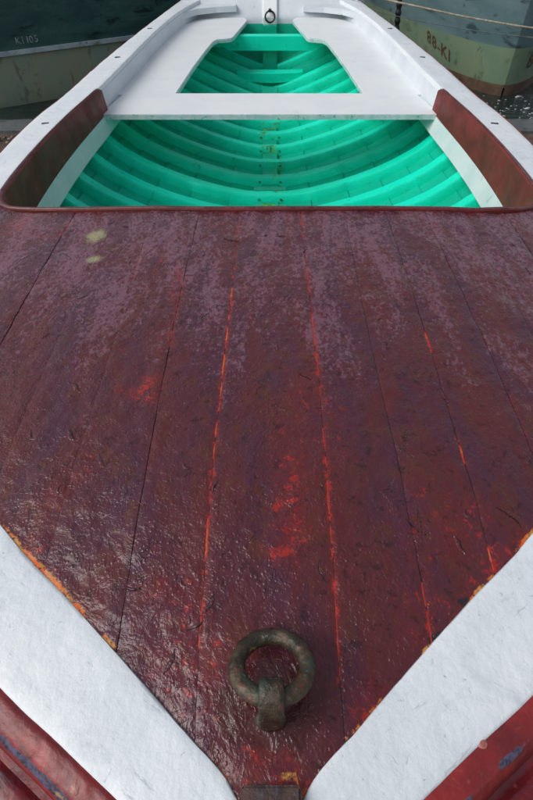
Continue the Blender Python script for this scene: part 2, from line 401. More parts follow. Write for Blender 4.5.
for side in (-1, 1):
    for k in range(8):
        rings = []
        for y in YS:
            a, b = TH[k], TH[k+1]
            inn = [hullp(y, a + (b-a)*j/4, -PT*(1-j/4)) for j in range(5)]
            ou = [hullp(y, a-.012 + (b-a+.012)*j/4, -PT*(1-j/4)-PT) for j in range(4, -1, -1)]
            rings.append([(side*p.x, p.y, p.z) for p in inn+ou])
        vs, fs = sweep(rings)
        n = 10; mi = [0 if (f[0] % n) < 4 and len(f) == 4 else 1 for f in fs]
        if side > 0: fs = [f[::-1] for f in fs]
        nn = len(vs)
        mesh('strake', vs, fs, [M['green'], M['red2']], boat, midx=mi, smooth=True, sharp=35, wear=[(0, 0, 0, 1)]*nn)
# keel and stem outside
path = [(0, y, sheer(y)-.03-DEP(y)-.02) for y in YS]
rings = [[(-.02, y, z+.03), (.02, y, z+.03), (.02, y, z-.035), (-.02, y, z-.035)] for _, y, z in path]
vs, fs = sweep(rings); mesh('keel', vs, fs, M['red2'], boat)
# keelson inside
rings = []
for y in np.linspace(1.2, 4.84, 60):
    z = hullp(y, 0, 0).z; hw = .045
    rings.append([(-hw, y, z+.012), (-hw+.004, y, z+.022), (hw-.004, y, z+.022), (hw, y, z+.012), (hw, y, z), (-hw, y, z)])
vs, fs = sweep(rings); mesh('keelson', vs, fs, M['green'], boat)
# ribs
def offs(th):       # inner skin offset inside the strake that holds th
    for k in range(8):
        if th <= TH[k+1]+1e-9:
            return -PT*(1-(th-TH[k])/(TH[k+1]-TH[k]))
    return 0
ribY = [1.62, 1.82, 2.03, 2.235, 2.44, 2.645, 2.85, 3.06, 3.27, 3.48, 3.69, 3.90, 4.11, 4.32, 4.53, 4.74]
for y in ribY:
    thm = .93 if y > 2.7 else .90
    ths = []
    for k in range(8):
        a, b = TH[k], min(TH[k+1], thm)
        if a >= thm: break
        for j in range(4): ths.append((a+(b-a)*j/3*.985+.0005, k))
    hw = .028 + random.uniform(-.003, .003); rt = .042
    half = []
    for th, k in ths:
        fr = (th-TH[k])/(TH[k+1]-TH[k]); o_ = -PT*.5
        flat = .012*math.exp(-(th/.05)**2)
        half.append((th, o_, flat))
    seq = [(-1, h) for h in half[::-1]] + [(1, h) for h in half]
    rings = []
    for s, (th, o_, flat) in seq:
        sk = random.uniform(-.002, .002)
        lo0 = hullp(y-hw, th, o_-.004); hi0 = hullp(y-hw, th, o_+rt); lo1 = hullp(y+hw, th, o_-.004); hi1 = hullp(y+hw, th, o_+rt)
        e = .006
        hA = hullp(y-hw+e, th, o_+rt+.002); hB = hullp(y+hw-e, th, o_+rt+.002); hi0 = hullp(y-hw, th, o_+rt-e)
        hi1 = hullp(y+hw, th, o_+rt-e)
        rings.append([(s*p.x, p.y+sk, p.z+(flat if i not in (0, 5) else 0)) for i, p in enumerate((lo0, hi0, hA, hB, hi1, lo1))])
    vs, fs = sweep(rings); fs = [f[::-1] for f in fs]
    rb = mesh('rib', vs, fs, M['rib'], boat, smooth=True, sharp=40)
    if y < 3.5:
        for s in (-1, 1):
            p = hullp(y-hw, .05, .03)
            vs, fs = box((s*.055, y-hw-.001, p.z-.004), (.008, .005, .006)); mesh('limber_hole', vs, fs, M['hole'], rb)
# floor pads beside keelson between ribs
for y in (2.74, 2.54, 2.34):
    z = hullp(y, 0).z
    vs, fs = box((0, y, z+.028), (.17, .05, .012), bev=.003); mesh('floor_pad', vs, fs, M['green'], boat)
# ---- stringer (pale) along the sides under the coaming and bench
for side in (-1, 1):
    rings = []
    for y in np.linspace(1.50, 4.85, 60):
        x = WI(y) - .012
        t = min(1, max(0, (y-1.5)/1.2)); zt = -.125 + .035*t; zb = -.205 + .045*t
        rings.append([(side*(x+.012), y, zt), (side*(x-.012), y, zt-.004), (side*(x-.030), y, zb), (side*(x-.010), y, zb-.004)])
    vs, fs = sweep(rings)
    if side < 0: fs = [f[::-1] for f in fs]
    mesh('stringer', vs, fs, M['stringer'], boat, label='pale mint white stringer along the green side')
# ---- inner lining above the bench (white)
for side in (-1, 1):
    rings = []
    for y in list(np.linspace(2.66, 5.03, 54)):
        x = WI(y); s = sheer(y)
        fl = .012
        rings.append([(side*x, y, s-.014), (side*(x-.004), y, s-.016), (side*(max(x-fl, 0)), y, -.10), (side*(x+.02), y, -.10)])
    vs, fs = sweep(rings)
    if side < 0: fs = [f[::-1] for f in fs]
    mesh('side_lining', vs, fs, M['lining'], boat, smooth=True, sharp=40, label='grey white lining plank above the side bench')
# ---- deck planks
innx, inny = innc[:101, 0], innc[:101, 1]
def y_edge(x):
    x = abs(x)
    if x < .032: return .122
    return float(np.interp(x, innx, inny))
def y_coam(x):
    x = abs(x)
    return float(np.interp(x, [0, .2, .45, .64, .70, .74, .775, .80, .812, .818], [1.402, 1.410, 1.428, 1.440, 1.452, 1.470, 1.500, 1.54, 1.58, 1.60]))
def camber(x, y):
    wl = float(np.interp(y, iy, innc[:, 0])) if y < 1.6 else .82
    wl = max(wl, .02)
    return .036*max(0, 1-(x/wl)**2)*min(1, wl/.45)
BND = [-.812, -.775, -.665, -.55, -.435, -.318, -.197, -.087, .087, .203, .318, .435, .55, .665, .775, .812]
def bx(i, y): return BND[i] + .0030*math.sin(y*5+i*2.1) + .0012*fbm(y, i*3.3, 9, 3)
def gauss(x, y, cx, cy, sx, sy): return math.exp(-((x-cx)/sx)**2-((y-cy)/sy)**2)
REDS = [(.028,.39,.028,.055,1.0),(.035,.50,.03,.09,.7),(-.225,.70,.028,.028,1.0),(-.27,.69,.03,.025,.6),(.10,.62,.03,.12,.45),(-.20,.82,.02,.03,.5),(.05,.72,.03,.10,.45),
        (-.13,.33,.05,.04,.6),(-.10,.26,.06,.05,.55),(.22,.42,.04,.08,.5),(.19,.30,.03,.05,.5),(.30,.42,.05,.07,.5),(-.33,.46,.04,.04,.5),(.1,.9,.02,.1,.4),(-.30,.52,.03,.03,.5),
        (-.7,1.38,.05,.06,.7),(-.6,1.30,.05,.05,.5),(.11,.20,.02,.03,.6),(-.07,.22,.03,.03,.5),(-.21,1.04,.01,.12,.7),(-.27,1.15,.008,.07,.8),(.0,.14,.05,.03,.25)]
SEAMW = {7:[(.62,1.05,1.0),(.22,.64,.8),(1.04,1.38,.55)], 8:[(.70,.95,1.0),(.20,.62,.9),(1.30,1.42,.9),(.60,1.32,.6)], 10:[(.34,.42,.95),(.50,.62,.7),(.78,.9,.8)],
         6:[(.80,1.08,.7)], 9:[(.24,.36,.9),(1.1,1.2,.3)], 11:[(.55,.72,.35)], 5:[(1.04,1.2,.5)], 3:[(1.28,1.40,.7)], 12:[(.8,.9,.3)]}
def seam_w(i, y):
    s = 0
    for a, b, v in SEAMW.get(i, []):
        s = max(s, v*min(1, max(0, (y-a)/.03))*min(1, max(0, (b-y)/.03)) if a < y < b else 0)
    return s
def deck_z(x, y):
    z = camber(x, y) + .0026*fbm(x, y*.8, 9, 3) + .0012*fbm(x, y, 45, 4)
    # paint build-up and puddle rim round the ring
    r = math.hypot(x-.003, (y-.19)*1.05)
    if r < .12: z += .0005*math.sin(r*420 + 6*fbm(x, y, 22, 2))*math.exp(-((r-.055)/.025)**2)
    return z
for i in range(len(BND)-1):
    x0, x1 = BND[i], BND[i+1]; nxp = max(5, int((x1-x0)/.0062)); nyp = 190
    cols = []; vs = []; wr = []
    g_ = .00045 if i > 6 else .0003
    us = [0, .035] + list(np.linspace(.08, .92, nxp)) + [.965, 1]
    nyr = nyp
    for j in range(nyr+1):
        for iu, u in enumerate(us):
            xm = x0+(x1-x0)*u
            t = (j/nyr)**1.15
            ya, yb = y_edge(xm)-.008, y_coam(xm); yb = max(yb, ya+.002)
            y = ya + (yb-ya)*t
            a, b = bx(i, y)+g_, bx(i+1, y)-g_
            x = a+(b-a)*u
            e = min(u, 1-u)*(x1-x0)
            z = deck_z(x, y) - ((.0006 if i > 6 else .0003) if iu in (0, len(us)-1) else 0) + .0006*((i*7) % 3-1)
            # cupped plank edge
            z -= .0005*math.exp(-(e/.006)**2)*(1+1.5*fbm(y, i, 8, 2))
            vs.append((x, y, z))
            xw, yw = x+.022*fbm(x, y, 20, 3), y+.035*fbm(y, x, 16, 3, 4.)
            r_ = sum(v*.85*gauss(xw, yw, cx, cy, sx, sy) for cx, cy, sx, sy, v in REDS)
            sw = max(seam_w(i, y)*math.exp(-((x-a)/.0045)**2), seam_w(i+1, y)*math.exp(-((b-x)/.0045)**2))
            r_ = max(r_, sw*.95)
            gsw = max(seam_w(i, y)*math.exp(-((x-a)/.0025)**2), seam_w(i+1, y)*math.exp(-((b-x)/.0025)**2))
            de = (y - ya - .008)/math.sqrt(2)
            ed = math.exp(-(de/.005)**2)
            nz = .5+.5*fbm(x, y, 26, 3)
            org = ed*(-.15+1.0*nz)
            if x < -.16: org += .55*math.exp(-(de/.014)**2)*gauss(x, 0, -.33, 0, .11, 1)
            if x > 0: org += .35*ed*(.5+.5*math.sin(x*70))
            if abs(x) < .05 and y < .13: org += .3*math.exp(-((y-.1)/.008)**2)
            r_ += .6*math.exp(-(de/.03)**2)*max(0, fbm(x, y, 12, 3)+.2)
            yl = gauss(x, y, -.455, 1.29, .035, .045) + .9*gauss(x, y, -.43, 1.17, .03, .022) + .3*gauss(x, y, 0, .108, .04, .012)
            stn = .9*gauss(x, y, .215, .268, .022, .012) + .8*gauss(x, y, .265, .318, .03, .008) + .5*gauss(x, y, .13, .20, .02, .008) + .5*gauss(x, y, -.31, .37, .03, .01)
            wr.append((r_, max(org, gsw*.28), yl, 1-min(1, stn)))
    n = len(us)
    fs = [(j*n+k, j*n+k+1, (j+1)*n+k+1, (j+1)*n+k) for j in range(nyr) for k in range(n-1)]
    # side skirts
    base = len(vs)
    loop = [k for k in range(n)] + [j*n+n-1 for j in range(1, nyr+1)] + [nyr*n+k for k in range(n-2, -1, -1)] + [j*n for j in range(nyr-1, 0, -1)]
    for v in loop: vs.append((vs[v][0], vs[v][1], vs[v][2]-.014)); wr.append((0, 0, 0, 1))
    m_ = len(loop)
    for q_ in range(m_): fs.append((loop[q_], base+q_, base+(q_+1) % m_, loop[(q_+1) % m_]))
    mesh('deck_plank', vs, fs, M['deck'], boat, smooth=True, sharp=50, wear=wr)
# lifted paint edges and open cracks in the paint film
rf = random.Random(11)
lv, lf, lw, dv, df, dw = [], [], [], [], [], []
spots = [(-.27, .545, 2.2, .05), (-.25, .60, 1.3, .045), (-.21, .56, 1.4, .05), (-.30, .50, .3, .04), (-.335, .60, 2.4, .04), (-.36, .72, 2.2, .05), (-.24, .50, 1.2, .04), (.30, .36, 2.2, .05), (.36, .45, 2.2, .05),
         (-.5, 1.2, 1.9, .05), (-.1, 1.25, 2.6, .05), (-.62, 1.15, 1.2, .06)]
for _ in range(110):
    y = rf.uniform(.2, 1.38)**1.0; wl = max(.02, min(.78, WI(y)-.05)); spots.append((rf.uniform(-wl, wl), y, rf.choice((1.5, 1.7, 1.2, 2.2, .4, 2.8))+rf.uniform(-.3, .3), rf.uniform(.010, .034)))
for (cx_, cy_, an, ln) in spots:
    n_ = 14; a = an; x, y = cx_-math.cos(an)*ln/2, cy_-math.sin(an)*ln/2; pts = []
    for k in range(n_):
        pts.append((x, y, a)); a = an + 1.2*fbm(x, y, 60, 3, cx_*9); st = ln/n_; x += math.cos(a)*st; y += math.sin(a)*st
    if any(abs(px) > WI(py)-.02 or py > 1.39 or py < .125 or math.hypot(px, py-.2) < .085 for px, py, _ in pts): continue
    sd = rf.choice((-1, 1)); big_ = min(1.3, ln/.035)
    b0, c0 = len(lv), len(dv)
    for k, (x, y, a) in enumerate(pts):
        t = math.sin(math.pi*(k+.2)/(n_-.6)); nx_, ny_ = -math.sin(a)*sd, math.cos(a)*sd
        wd = (.0003+.0008*t)*big_; z = deck_z(x, y)
        for o_, h in ((0, .0006), (.0018*t*big_, .0012*t*big_+.0002), (.0058*t*big_, -.0004)):
            lv.append((x+nx_*(o_+wd*.3), y+ny_*(o_+wd*.3), z+h)); lw.append((.12*rf.random(), 0, 0, 1))
        for o_ in (-wd, wd*.6): dv.append((x+nx_*o_, y+ny_*o_, z+.00045)); dw.append((0, 0, 0, 1))
    for k in range(n_-1):
        for q_ in range(2):
            f = (b0+k*3+q_, b0+k*3+q_+1, b0+k*3+q_+4, b0+k*3+q_+3); lf.append(f if sd < 0 else f[::-1])
        f = (c0+k*2, c0+k*2+1, c0+k*2+3, c0+k*2+2); df.append(f if sd < 0 else f[::-1])
o = mesh('paint_flakes', lv, lf, M['deck'], boat, smooth=True, wear=lw); o['kind'] = 'stuff'
o = mesh('paint_cracks', dv, df, M['hole'], boat); o['kind'] = 'stuff'
# putty in the seams
for i in range(1, len(BND)-1):
    vs = []; wr = []; ya, yb = y_edge(BND[i]), y_coam(BND[i])
    for j in range(221):
        y = ya + (yb-ya)*j/220; xc = bx(i, y); sw = seam_w(i, y)*max(0, .72+.9*fbm(y, i*7., 24, 4))
        hwid = .0030 + .0012*sw*fbm(y, i, 30, 3)
        for s in (-1, 0, 1):
            vs.append((xc+s*hwid, y, deck_z(xc, y) - .0026 + (.0010+.0016*sw if s == 0 else 0))); wr.append((sw, sw if i in (7, 10) else sw*.5, 0, 1))
    fs = [(j*3+k, j*3+k+1, (j+1)*3+k+1, (j+1)*3+k) for j in range(220) for k in range(2)]
    mesh('deck_seam', vs, fs, M['caulk'], boat, wear=wr, smooth=True)
# deck bed under planks (dark, closes the joints)
vs = []; nY = 40; nX = 21
for j in range(nY+1):
    y = .11 + (1.42-.11)*j/nY; wl = WI(y)+.01
    for k in range(nX): x = -wl+2*wl*k/(nX-1); vs.append((x, y, camber(min(x, wl-.01), y)-.016))
fs = [(j*nX+k, j*nX+k+1, (j+1)*nX+k+1, (j+1)*nX+k) for j in range(nY) for k in range(nX-1)]
mesh('deck_bed', vs, fs, M['stem'], boat)
# ---- white covering boards (gunwale cap), port and starboard
for side in (-1, 1):
    rings = []
    N_ = len(outc)
    for i in range(N_):
        o_, q_ = outc[i], innc[i]
        s0, s1 = sheer(o_[1]), sheer(q_[1])
        tilt = -.010
        row = []
        for (f, dz) in ((0, -.028), (0, -.004), (.02, 0.0015), (.05, .003), (.2, .0035), (.35, .004), (.5, .004), (.65, .004), (.8, .0042), (.95, .0042), (.985, .003), (1, -.001), (1, -.028)):
            x = o_[0]+(q_[0]-o_[0])*f; y = o_[1]+(q_[1]-o_[1])*f; z = s0+(s1-s0)*f
            jit = .0016*fbm(x*side, y, 8, 3) if 0 < f < 1 else 0
            if f in (1, .985) and y < 1.5:      # chipped inner paint line against the deck
                dx = .0022*fbm(x*side, y, 60, 4) + .0035*fbm(x*side, y, 22, 2, 3.); x += dx; y += dx
            row.append((side*x, y, z + dz + tilt*(1-f)*.6 + jit))
        rings.append(row)
    vs, fs = sweep(rings)
    if side > 0: fs = [f[::-1] for f in fs]
    mesh('covering_board', vs, fs, M['white'], boat, smooth=True, sharp=50)
# ---- red rub rails outside
def rail(name, prof, mat, wearf, label=None, kfun=None, ymax=4.95, imax=None):
    pr_ = [np.array(q) for q in prof]; prof = [tuple(a_+(b_-a_)*t_/3) for a_, b_ in zip(pr_[:-1], pr_[1:]) for t_ in range(3)] + [tuple(pr_[-1])]
    for side in (-1, 1):
        rings = []; wr = []
        P = outc
        dense = crom(P, 3)[:: 1]
        if imax: dense = dense[:imax]
        for i, p in enumerate(dense):
            a = dense[max(i-1, 0)]; b = dense[min(i+1, len(dense)-1)]
            t = (b-a)/max(np.linalg.norm(b-a), 1e-9); nrm = np.array([t[1], -t[0]])
            if nrm[0] < 0 and i < 5: nrm = -nrm
            k = kfun(p[1]); s = sheer(p[1])
            row = []
            for (ox, oz) in prof:
                x = p[0]+nrm[0]*ox*k; y = p[1]+nrm[1]*ox*k
                if x < 0: x = 0
                row.append((side*x, y, s + oz + .0012*fbm(side*x, y, 22, 3)))
                wr.append((*wearf(side, x, y, ox), 0, 1))
            rings.append(row)
        vs, fs = sweep(rings)
        if side < 0: fs = [f[::-1] for f in fs]
        mesh(name, vs, fs, mat, boat, smooth=True, sharp=45, wear=wr, label=label)
def k1(y): return float(np.interp(y, [.25, .9, 1.6], [.86, .55, .36]))
def wear1(side, x, y, ox):
    a = b = 0
    if side < 0:
        band = math.exp(-((ox-.036)/.006)**2)
        a = band*float(np.interp(y, [.03, .07, .09, .16, .19], [.2, .75, .85, .7, .1]))
        b = band*float(np.interp(y, [.05, .08, .11, .13], [.1, .62, .62, 0]))
        a = max(a, .75*gauss(x, y, .332, .188, .018, .010)*1.0)
        b = max(b, .5*gauss(x, y, .332, .188, .012, .006))
    else:
        band = math.exp(-((ox-.030)/.007)**2)
        a = band*float(np.interp(y, [.03, .06, .10, .12, .14, .18], [.3, .7, .6, .2, .65, .2]))
    return (a, b)
rail('rub_rail', [(-.002, -.006), (.004, -.0045), (.018, -.007), (.030, -.012), (.040, -.021), (.045, -.034), (.040, -.046), (-.002, -.046)], M['red'], wear1,
     'scuffed red rub rail outside the white board', k1)
def k2(y): return float(np.interp(y, [.25, .55, .95], [1, .6, .0]))
rail('fender_plank', [(.025, -.047), (.048, -.062), (.056, -.058), (.072, -.060), (.094, -.068), (.106, -.082), (.110, -.11), (.025, -.11)], M['red2'],
     lambda s, x, y, ox: (.45*math.exp(-((ox-.058)/.006)**2), .0), 'dark wet red fender plank below the rub rail', k2, imax=290)
rail('lower_fender_plank', [(.06, -.112), (.119, -.112), (.135, -.108), (.165, -.118), (.185, -.14), (.18, -.17), (.06, -.17)], M['red2'],
     lambda s, x, y, ox: (.3 if s > 0 else .1, .0), None, k2, imax=290)
# screw heads / plugs in the rub rail near the bow
for (x, y, z) in ((-.211, .114, -.009), (.242, .155, -.007)):
    bm = bmesh.new(); bmesh.ops.create_uvsphere(bm, u_segments=14, v_segments=8, radius=.0068, matrix=Matrix.Translation((x, y, z)) @ Matrix.Diagonal((1, 1, .5, 1)))
    bm.verts.index_update(); vs = [v.co[:] for v in bm.verts]; fs = [tuple(v.index for v in f.verts) for f in bm.faces]; bm.free()
    mesh('screw_plug', vs, fs, m_simple('pink_filler', (.33, .10, .08), (.48, .26, .22), 120, .25, .4, 120), boat, smooth=True)
# nail slots in the white boards
for side in (-1, 1):
    for (y, f) in ((2.22, .55), (3.28, .5), (4.0, .5)):
        j = int(np.argmin(abs(outc[:, 1]-y))); p = outc[j]*(1-f)+innc[j]*f
        vs, fs = box((side*p[0], p[1], sheer(p[1])+.0015), (.030, .010, .006), Matrix.Rotation(side*-.2, 3, 'Z'), .002)
        mesh('nail_head', vs, fs, M['nail'], boat)
# ---- coaming: side boards and front lip, one bent plank
cp = []
for y in np.linspace(2.70, 1.66, 30): cp.append((WI(y)-.006, y))
half = [(.812, 1.60), (.808, 1.565), (.797, 1.535), (.778, 1.508), (.752, 1.487), (.715, 1.472), (.66, 1.462)] + [(x, y_coam(x)+.010) for x in (.58, .50, .40, .30, .20, .10, 0)]
right = cp + half; right = [(x, y) for x, y in right]
full = [(-x, y) for x, y in right] + [(x, y) for x, y in right[::-1][1:]]
full = np.array(full)
rings = []; lips = []
nF = len(full)
for i in range(nF):
    a, b = full[max(i-1, 0)], full[min(i+1, nF-1)]; t = (b-a)/np.linalg.norm(b-a); nrm = np.array([-t[1], t[0]])   # towards the cockpit
    x, y = full[i]
    zd = deck_z(x, y) if y < 1.6 else sheer(y)+.002
    zt = zd + (.009 if y < 1.62 else .007)
    if y > 2.64: zt -= .012*((y-2.64)/.06)**2
    zb = float(np.interp(y, [1.4, 1.66, 2.2, 2.7], [-.10, -.128, -.112, -.088]))
    inward = .010
    def P(o, z, extra=0): return (x + nrm[0]*(o), y + nrm[1]*(o), z)
    rings.append([P(-.009, zb), P(-.009, zt-.004), P(-.005, zt), P(.004, zt), P(.008, zt-.004), P(.010+inward*.3, (zt+zb)/2), P(.008+inward, zb)])
vs, fs = sweep(rings); fs = [f[::-1] for f in fs]
mesh('coaming', vs, fs, M['coam'], boat, smooth=True, sharp=40)
rings = []
for i in range(nF):
    a, b = full[max(i-1, 0)], full[min(i+1, nF-1)]; t = (b-a)/np.linalg.norm(b-a); nrm = np.array([-t[1], t[0]])
    x, y = full[i]; zd = deck_z(x, y) if y < 1.6 else sheer(y)+.002
    k = float(np.interp(y, [1.42, 1.47, 1.55, 1.7, 2.0], [.36, .45, .75, .75, .4])); zt = zd + .0095 - (.012*((y-2.64)/.06)**2 if y > 2.64 else 0)
    rings.append([(x+nrm[0]*o*k - nrm[0]*.003*(1), y+nrm[1]*o*k-nrm[1]*.003, zt+dz*k) for o, dz in ((-.010, -.014), (-.012, -.005), (-.007, .001), (0, .003), (.006, 0.0), (.008, -.005), (.004, -.012))])
vs, fs = sweep(rings); fs = [f[::-1] for f in fs]
mesh('coaming_lip', vs, fs, M['lip'], boat, smooth=True, label='pinkish worn rounded edge of the coaming')
# ---- white U shaped bench: thwart plus two side benches, each a plank
ZB = -.085; BT = .022
def plank(name, poly, z, th, mats, parent=boat, bev=.004, label=None):
    bm = bmesh.new(); f = bm.faces.new([bm.verts.new((x, y, z)) for x, y in poly])
    bm.normal_update()
    if f.normal.z < 0: f.normal_flip()
    r_ = bmesh.ops.extrude_face_region(bm, geom=[f]); 
    bmesh.ops.translate(bm, vec=(0, 0, -th), verts=[v for v in r_['geom'] if isinstance(v, bmesh.types.BMVert)])
    bmesh.ops.recalc_face_normals(bm, faces=bm.faces)
    bmesh.ops.bevel(bm, geom=[e for e in bm.edges if len(e.link_faces) == 2 and e.calc_face_angle(0) > .6 and min(v.co.z for v in e.verts) > z-.001], offset=bev, segments=2, affect='EDGES')
    bm.normal_update(); bm.verts.index_update()
    vs = [v.co[:] for v in bm.verts]; fs = [tuple(v.index for v in f.verts) for f in bm.faces]
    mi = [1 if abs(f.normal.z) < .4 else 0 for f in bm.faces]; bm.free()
    return mesh(name, vs, fs, mats, parent, midx=mi, label=label)
WB = [M['seat'], M['seatedge']]
plank('thwart', [(-.775, 2.630), (.775, 2.630), (.765, 2.700), (.725, 2.955), (-.725, 2.955), (-.765, 2.700)], ZB, BT, WB, bev=.0018, label='white thwart across the boat')
for s in (-1, 1):
    side_pts = [(s*(WI(y)+.006), y) for y in (2.93, 3.1, 3.3, 3.5, 3.7, 3.9, 4.1, 4.25, 4.4, 4.55)] + [(s*.56, 4.78), (s*.50, 4.86), (s*.42, 4.90)]
    poly = side_pts + [(s*.20, 4.89), (s*.172, 4.83), (s*.168, 4.77), (s*.245, 4.22), (s*.262, 4.185), (s*.345, 4.15), (s*.368, 4.09), (s*.395, 3.85), (s*.432, 3.45), (s*.468, 2.93)]
    plank('side_bench', poly, ZB-.0009, BT, WB, label='white side bench, its inner edge notched at the stern')
# ---- transom, quarter knees, green cross board, floor timber, stern post
def transom(name, za, zb, mat, label):
    def yy(z): return 4.90 + (z+.085)*1.25 if z > -.085 else 4.90 + (z+.085)*.12
    prof_ = []
    for side in (-1, 1):
        for k in range(13):
            th = k/12; p = hullp(4.95, th, .0)
            prof_.append((side*p.x, p.z))
    def hw(z):
        zz = [hullp(4.95, t/40, 0).z for t in range(41)]; xx = [hullp(4.95, t/40, 0).x for t in range(41)]
        return float(np.interp(z, zz, xx)) + .004
    rows = []
    for z in np.linspace(za, zb, 10):
        h = hw(z); row = [(h*u, yy(z) - .14*max(0, abs(u)-.72)**1.5*(1 if z > -.2 else .4), z) for u in np.linspace(-1, 1, 31)]
        rows.append(row + [(x, y+.03, z) for x, y, z in row[::-1]])
    vs, fs = sweep(rows); mesh(name, vs, fs, mat, boat, smooth=True, sharp=45, label=label)
transom('transom', -.126, .07, M['lining'], 'white inside of the transom above the benches')
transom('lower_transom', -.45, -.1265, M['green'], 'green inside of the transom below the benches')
for s in (-1, 1):
    poly = [(s*.655, 4.50), (s*.60, 4.66), (s*.53, 4.78), (s*.40, 4.86), (s*.25, 4.90), (s*.25, 5.10), (s*.62, 5.10)]
    plank('quarter_knee', poly, -.018, .035, [M['lining'], M['lining']], bev=.006, label='white quarter knee joining side and transom')
rings = []
for k in range(25):
    x = -.44+.88*k/24
    y = 4.44; top = -.120; bot = -.208 + (.0 if abs(x) < .30 else .022)
    rings.append([(x, y, bot), (x, y, top-.003), (x, y+.003, top), (x, y+.07, top), (x, y+.07, top-.02), (x, y+.022, top-.02), (x, y+.022, bot)])
vs, fs = sweep(rings); fs = [f[::-1] for f in fs]; mesh('stern_board', vs, fs, M['rib'], boat, label='green cross board between the stern benches')
rings = []
for k in range(21):
    x = -.235+.47*k/20; e = math.sqrt(max(0, 1-(x/.24)**2))
    y = 4.36 - .05*e; zt = -.318; zb = -.335 - .045*e
    rings.append([(x, y, zb), (x, y, zt-.003), (x, y+.004, zt), (x, y+.07+.03*e, zt), (x, y+.07, zb)])
vs, fs = sweep(rings); fs = [f[::-1] for f in fs]; mesh('floor_timber', vs, fs, M['rib'], boat, label='curved green floor timber low in the stern')
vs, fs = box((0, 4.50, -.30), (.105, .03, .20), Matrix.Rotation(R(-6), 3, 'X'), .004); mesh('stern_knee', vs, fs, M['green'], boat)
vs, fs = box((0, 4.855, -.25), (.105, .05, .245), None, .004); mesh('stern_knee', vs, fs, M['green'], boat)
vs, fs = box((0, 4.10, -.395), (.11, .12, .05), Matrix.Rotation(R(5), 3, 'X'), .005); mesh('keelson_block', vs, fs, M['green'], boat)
rows = []
for z in (-.1262, -.11, -.085, -.04, 0, .04, .07):
    yb_ = 4.90 + (z+.085)*1.25 if z > -.085 else 4.90
    rows.append([(-.055, yb_+.01, z), (-.055, yb_-.026, z), (-.049, yb_-.032, z), (.049, yb_-.032, z), (.055, yb_-.026, z), (.055, yb_+.01, z)])
vs, fs = sweep(rows); mesh('stern_post', vs, fs, M['seat'], boat, label='white stern post carrying the small ring')
# small black ring on the stern post
def torus(c, R_, r, rot, n=40, m=12, wob=0.):
    vs = []; fs = []
    for i in range(n):
        a = 2*math.pi*i/n
        for j in range(m):
            b = 2*math.pi*j/m; rr = r*(1+wob*fbm(math.cos(a)*2, math.sin(a)*2, 2.3, 3, j*.3))
            p = Vector(((R_+rr*math.cos(b))*math.cos(a), (R_+rr*math.cos(b))*math.sin(a), rr*math.sin(b)))
            vs.append(tuple(rot @ p + Vector(c)))
            fs.append((i*m+j, ((i+1) % n)*m+j, ((i+1) % n)*m+(j+1) % m, i*m+(j+1) % m))
    return vs, fs
vs, fs = torus((0, 4.855, -.076), .035, .0062, Matrix.Rotation(R(80), 3, 'X')); sr = mesh('stern_ring', vs, fs, M['darkiron'], boat, smooth=True, label='small black iron ring on the white stern post')
vs, fs = box((0, 4.878, -.040), (.022, .05, .020), None, .004); mesh('ring_eye', vs, fs, M['darkiron'], sr)
# ---- stem head fitting at the very bow
vs, fs = box((.001, .052, -.008), (.064, .122, .05), Matrix.Rotation(R(0), 3, 'X'), .003); mesh('stem_head', vs, fs, M['stem'], boat, smooth=False, label='weathered stem head between the white boards')
# ---- mooring ring on the foredeck (bolted to the boat) with lug
vs, fs = torus((.0025, .218, .0555), .0405, .0100, Matrix.Rotation(R(-19.5), 3, 'X'), 72, 20, .10)
mr = mesh('mooring_ring', vs, fs, M['iron'], boat, smooth=True, label='heavy weathered iron ring on the maroon foredeck')
prof = [(.1615, .030), (.1600, .040), (.1605, .056), (.1640, .070), (.1700, .0795), (.1790, .085), (.1890, .0855), (.1965, .082), (.2005, .074), (.1995, .062), (.1945, .050), (.1900, .040), (.1880, .030)]
rings = []
for k, (x, sc_) in enumerate(((-.0140, .86), (-.0125, .95), (-.0105, 1.), (-.005, 1.), (0, 1.), (.005, 1.), (.0105, 1.), (.0125, .95), (.0140, .86))):
    cy, cz = .180, .056
    rings.append([(x+.0015, cy+(y-cy)*sc_, cz+(z-cz)*sc_ + .0006*fbm(x, y, 90, 2)) for y, z in prof])
vs, fs = sweep(rings); lug = mesh('ring_lug', vs, fs, M['iron'], mr, smooth=True, sharp=60)
vs = []; 
n1 = 28; ringsb = []
for rr, zz in ((.006, .036), (.0125, .0355), (.015, .033), (.0165, .030), (.018, .026)):
    ringsb.append([(.001+rr*1.02*math.cos(2*math.pi*q_/n1)*(1+.08*fbm(q_, 0, .7, 2)), .172+rr*.72*math.sin(2*math.pi*q_/n1), zz) for q_ in range(n1)])
vs, fs = sweep(ringsb); fs = [f[::-1] for f in fs]; mesh('ring_plate', vs, fs, M['iron'], mr, smooth=True)

